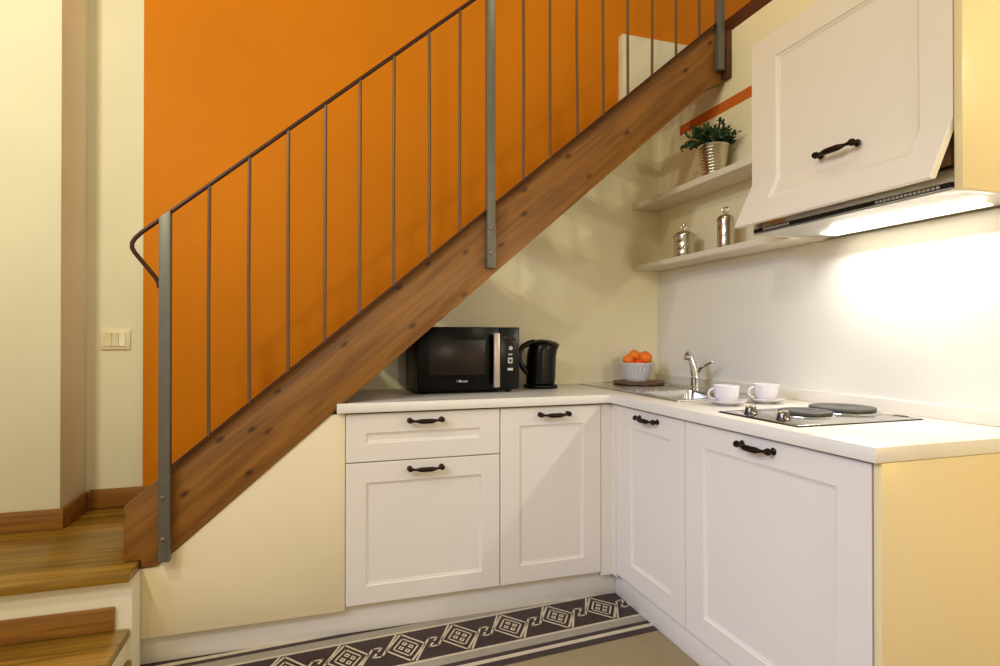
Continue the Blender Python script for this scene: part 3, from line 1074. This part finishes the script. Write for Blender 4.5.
# ------------------------------------------------------------------ kettle
def kettle():
    x, y = -0.800, -0.180
    t = thing('electric_kettle', 'black plastic jug kettle standing right of the microwave', 'kettle', (x, y, 0.9))
    m = MB(); m.lathe([(0, 0), (0.084, 0), (0.086, 0.004), (0.085, 0.016), (0.076, 0.020), (0, 0.020)], (x, y, 0.9003), 36)
    m.build('base', M['black'], t)
    # body: slightly waisted jug leaning to a spout on the right (+x)
    tb = bmesh.new()
    rings = []
    n = 36
    prof = [(0.072, 0.0215, 0), (0.078, 0.026, 0), (0.080, 0.060, 0.001), (0.079, 0.110, 0.002), (0.077, 0.160, 0.004), (0.076, 0.190, 0.008), (0.075, 0.210, 0.014), (0.067, 0.224, 0.010), (0.044, 0.237, 0.004), (0.0, 0.243, 0.002)]
    for (r, h, sp) in prof:
        if r == 0:
            rings.append([tb.verts.new((x + sp, y, 0.9 + h))])
            continue
        ring = []
        for k in range(n):
            a = 2 * PI * k / n
            e = max(0, math.cos(a)) ** 6
            ring.append(tb.verts.new((x + r * math.cos(a) * 0.93 + sp + e * sp * 1.4, y + r * math.sin(a) * 0.93, 0.9 + h + e * sp * 0.3)))
        rings.append(ring)
    for A, B in zip(rings[:-1], rings[1:]):
        for k in range(n):
            if len(B) == 1:
                tb.faces.new((A[k], A[(k + 1) % n], B[0]))
            else:
                tb.faces.new((A[k], A[(k + 1) % n], B[(k + 1) % n], B[k]))
    tb.faces.new(list(reversed(rings[0])))
    bmesh.ops.recalc_face_normals(tb, faces=list(tb.faces))
    m = MB(); m._merge(tb)
    m.build('jug', M['black'], t)
    # handle: D loop on the left, open towards the bottom
    m = MB()
    pts = [(x - 0.030, y, 1.128), (x - 0.062, y, 1.121), (x - 0.092, y, 1.106), (x - 0.109, y, 1.080), (x - 0.113, y, 1.054), (x - 0.107, y, 1.028), (x - 0.092, y, 1.003), (x - 0.072, y, 0.978)]
    m.tube(pts, [0.015, 0.015, 0.014, 0.0125, 0.012, 0.0125, 0.014, 0.015], 12)
    m.build('handle', M['black'], t)
    m = MB(); m.tube([(x + 0.040, y - 0.060, 0.955), (x + 0.041, y - 0.0605, 1.05)], 0.0075, 10)
    m.build('water_gauge', M['window_glass'], t)


kettle()


# ------------------------------------------------------------------ jars and plant on the shelves
def jar(x, y, z, r, h, hk, label):
    t = thing('silver_jar', label, 'jar', (x, y, z), 'silver jars on the lower shelf')
    m = MB()
    m.lathe([(0, 0), (r * 0.97, 0), (r, 0.003), (r, h * 0.30), (r * 0.985, h * 0.31), (r, h * 0.33), (r, h * 0.62), (r * 0.985, h * 0.63), (r, h * 0.65), (r, h * 0.80), (0, h * 0.80)], (x, y, z), 36)
    m.build('body', M['silver'], t)
    m = MB()
    m.lathe([(r * 1.04, h * 0.802), (r * 1.05, h * 0.84), (r * 0.95, h * 0.92), (r * 0.65, h * 0.985), (r * 0.25, h * 1.02), (0.006, h * 1.03), (0.005, h * 1.06), (0, h * 1.06)], (x, y, z), 36)
    li = m.build('lid', M['silver'], t)
    m = MB(); m.torus((x, y, z + h * 1.06 + 0.014), 0.0125, 0.0038, (-0.6, -1, 0), 20, 8)
    m.build('ring', M['silver'], li)


jar(-0.112, -0.395, 1.5515, 0.050, 0.128, 0.03, 'squat silver jar with ring lid at the left of the lower shelf')
jar(-0.112, -0.700, 1.5515, 0.036, 0.152, 0.03, 'taller narrow silver jar beside the tilted cabinet flap')


def plant():
    x, y, z = -0.103, -0.607, 1.8955
    t = thing('potted_plant', 'bushy green plant in a ribbed silver bucket on the upper shelf', 'potted plant', (x, y, z))
    m = MB()
    prof = [(0, 0), (0.046, 0), (0.047, 0.003)]
    for k in range(9):
        h = 0.012 + k * 0.014
        r = 0.047 + 0.021 * h / 0.14
        prof += [(r, h), (r + 0.0016, h + 0.003), (r + 0.0016, h + 0.006), (r, h + 0.009)]
    prof += [(0.069, 0.142), (0.072, 0.145), (0.069, 0.148), (0.066, 0.145), (0.062, 0.12), (0, 0.12)]
    m.lathe(prof, (x, y, z), 40)
    p = m.build('bucket', M['silver'], t)
    m = MB(); m.lathe([(0.0615, 0.1205), (0.04, 0.128), (0, 0.131)], (x, y, z), 24)
    m.build('soil', M['soil'], p)
    rnd = random.Random(11)
    m = MB()
    faces = []
    stems = MB()
    for s in range(58):
        a = rnd.uniform(0, 2 * PI)
        el = rnd.uniform(0.25, 1.5)
        L = rnd.uniform(0.075, 0.135)
        base = Vector((x + 0.03 * math.cos(a), y + 0.03 * math.sin(a), z + 0.128))
        dr = Vector((math.cos(a) * math.cos(el), math.sin(a) * math.cos(el), math.sin(el)))
        if dr.x > 0.3:
            dr.x *= 0.5
        tip = base + dr * L
        tip.x = min(tip.x, -0.022)
        stems.tube([base, (base + tip) / 2 + Vector((0, 0, 0.012)), tip], 0.0014, 5)
        for k in range(9):
            f = 0.35 + 0.65 * k / 8
            c = base.lerp(tip, f) + Vector((0, 0, 0.012 * math.sin(f * PI)))
            n = Vector((rnd.uniform(-1, 1), rnd.uniform(-1, 1), rnd.uniform(-0.2, 1))).normalized()
            ld = (dr * 0.6 + Vector((rnd.uniform(-1, 1), rnd.uniform(-1, 1), rnd.uniform(-0.7, 0.8)))).normalized()
            sd = ld.cross(n).normalized()
            n = sd.cross(ld)
            l = rnd.uniform(0.016, 0.028)
            w = l * 0.36
            pts = [c, c + ld * l * 0.35 + sd * w + n * 0.002, c + ld * l * 0.75 + sd * w * 0.8, c + ld * l - n * 0.003, c + ld * l * 0.75 - sd * w * 0.8, c + ld * l * 0.35 - sd * w + n * 0.002]
            if max(q.x for q in pts) > -0.004:
                continue
            mid = c + ld * l * 0.5 - n * 0.002
            faces += [[pts[0], pts[1], mid], [pts[1], pts[2], mid], [pts[2], pts[3], mid], [pts[3], pts[4], mid], [pts[4], pts[5], mid], [pts[5], pts[0], mid]]
    m.quads(faces)
    fo = m.build('foliage', M['leaf'], t)
    stems.build('stems', M['stalk'], fo)


plant()
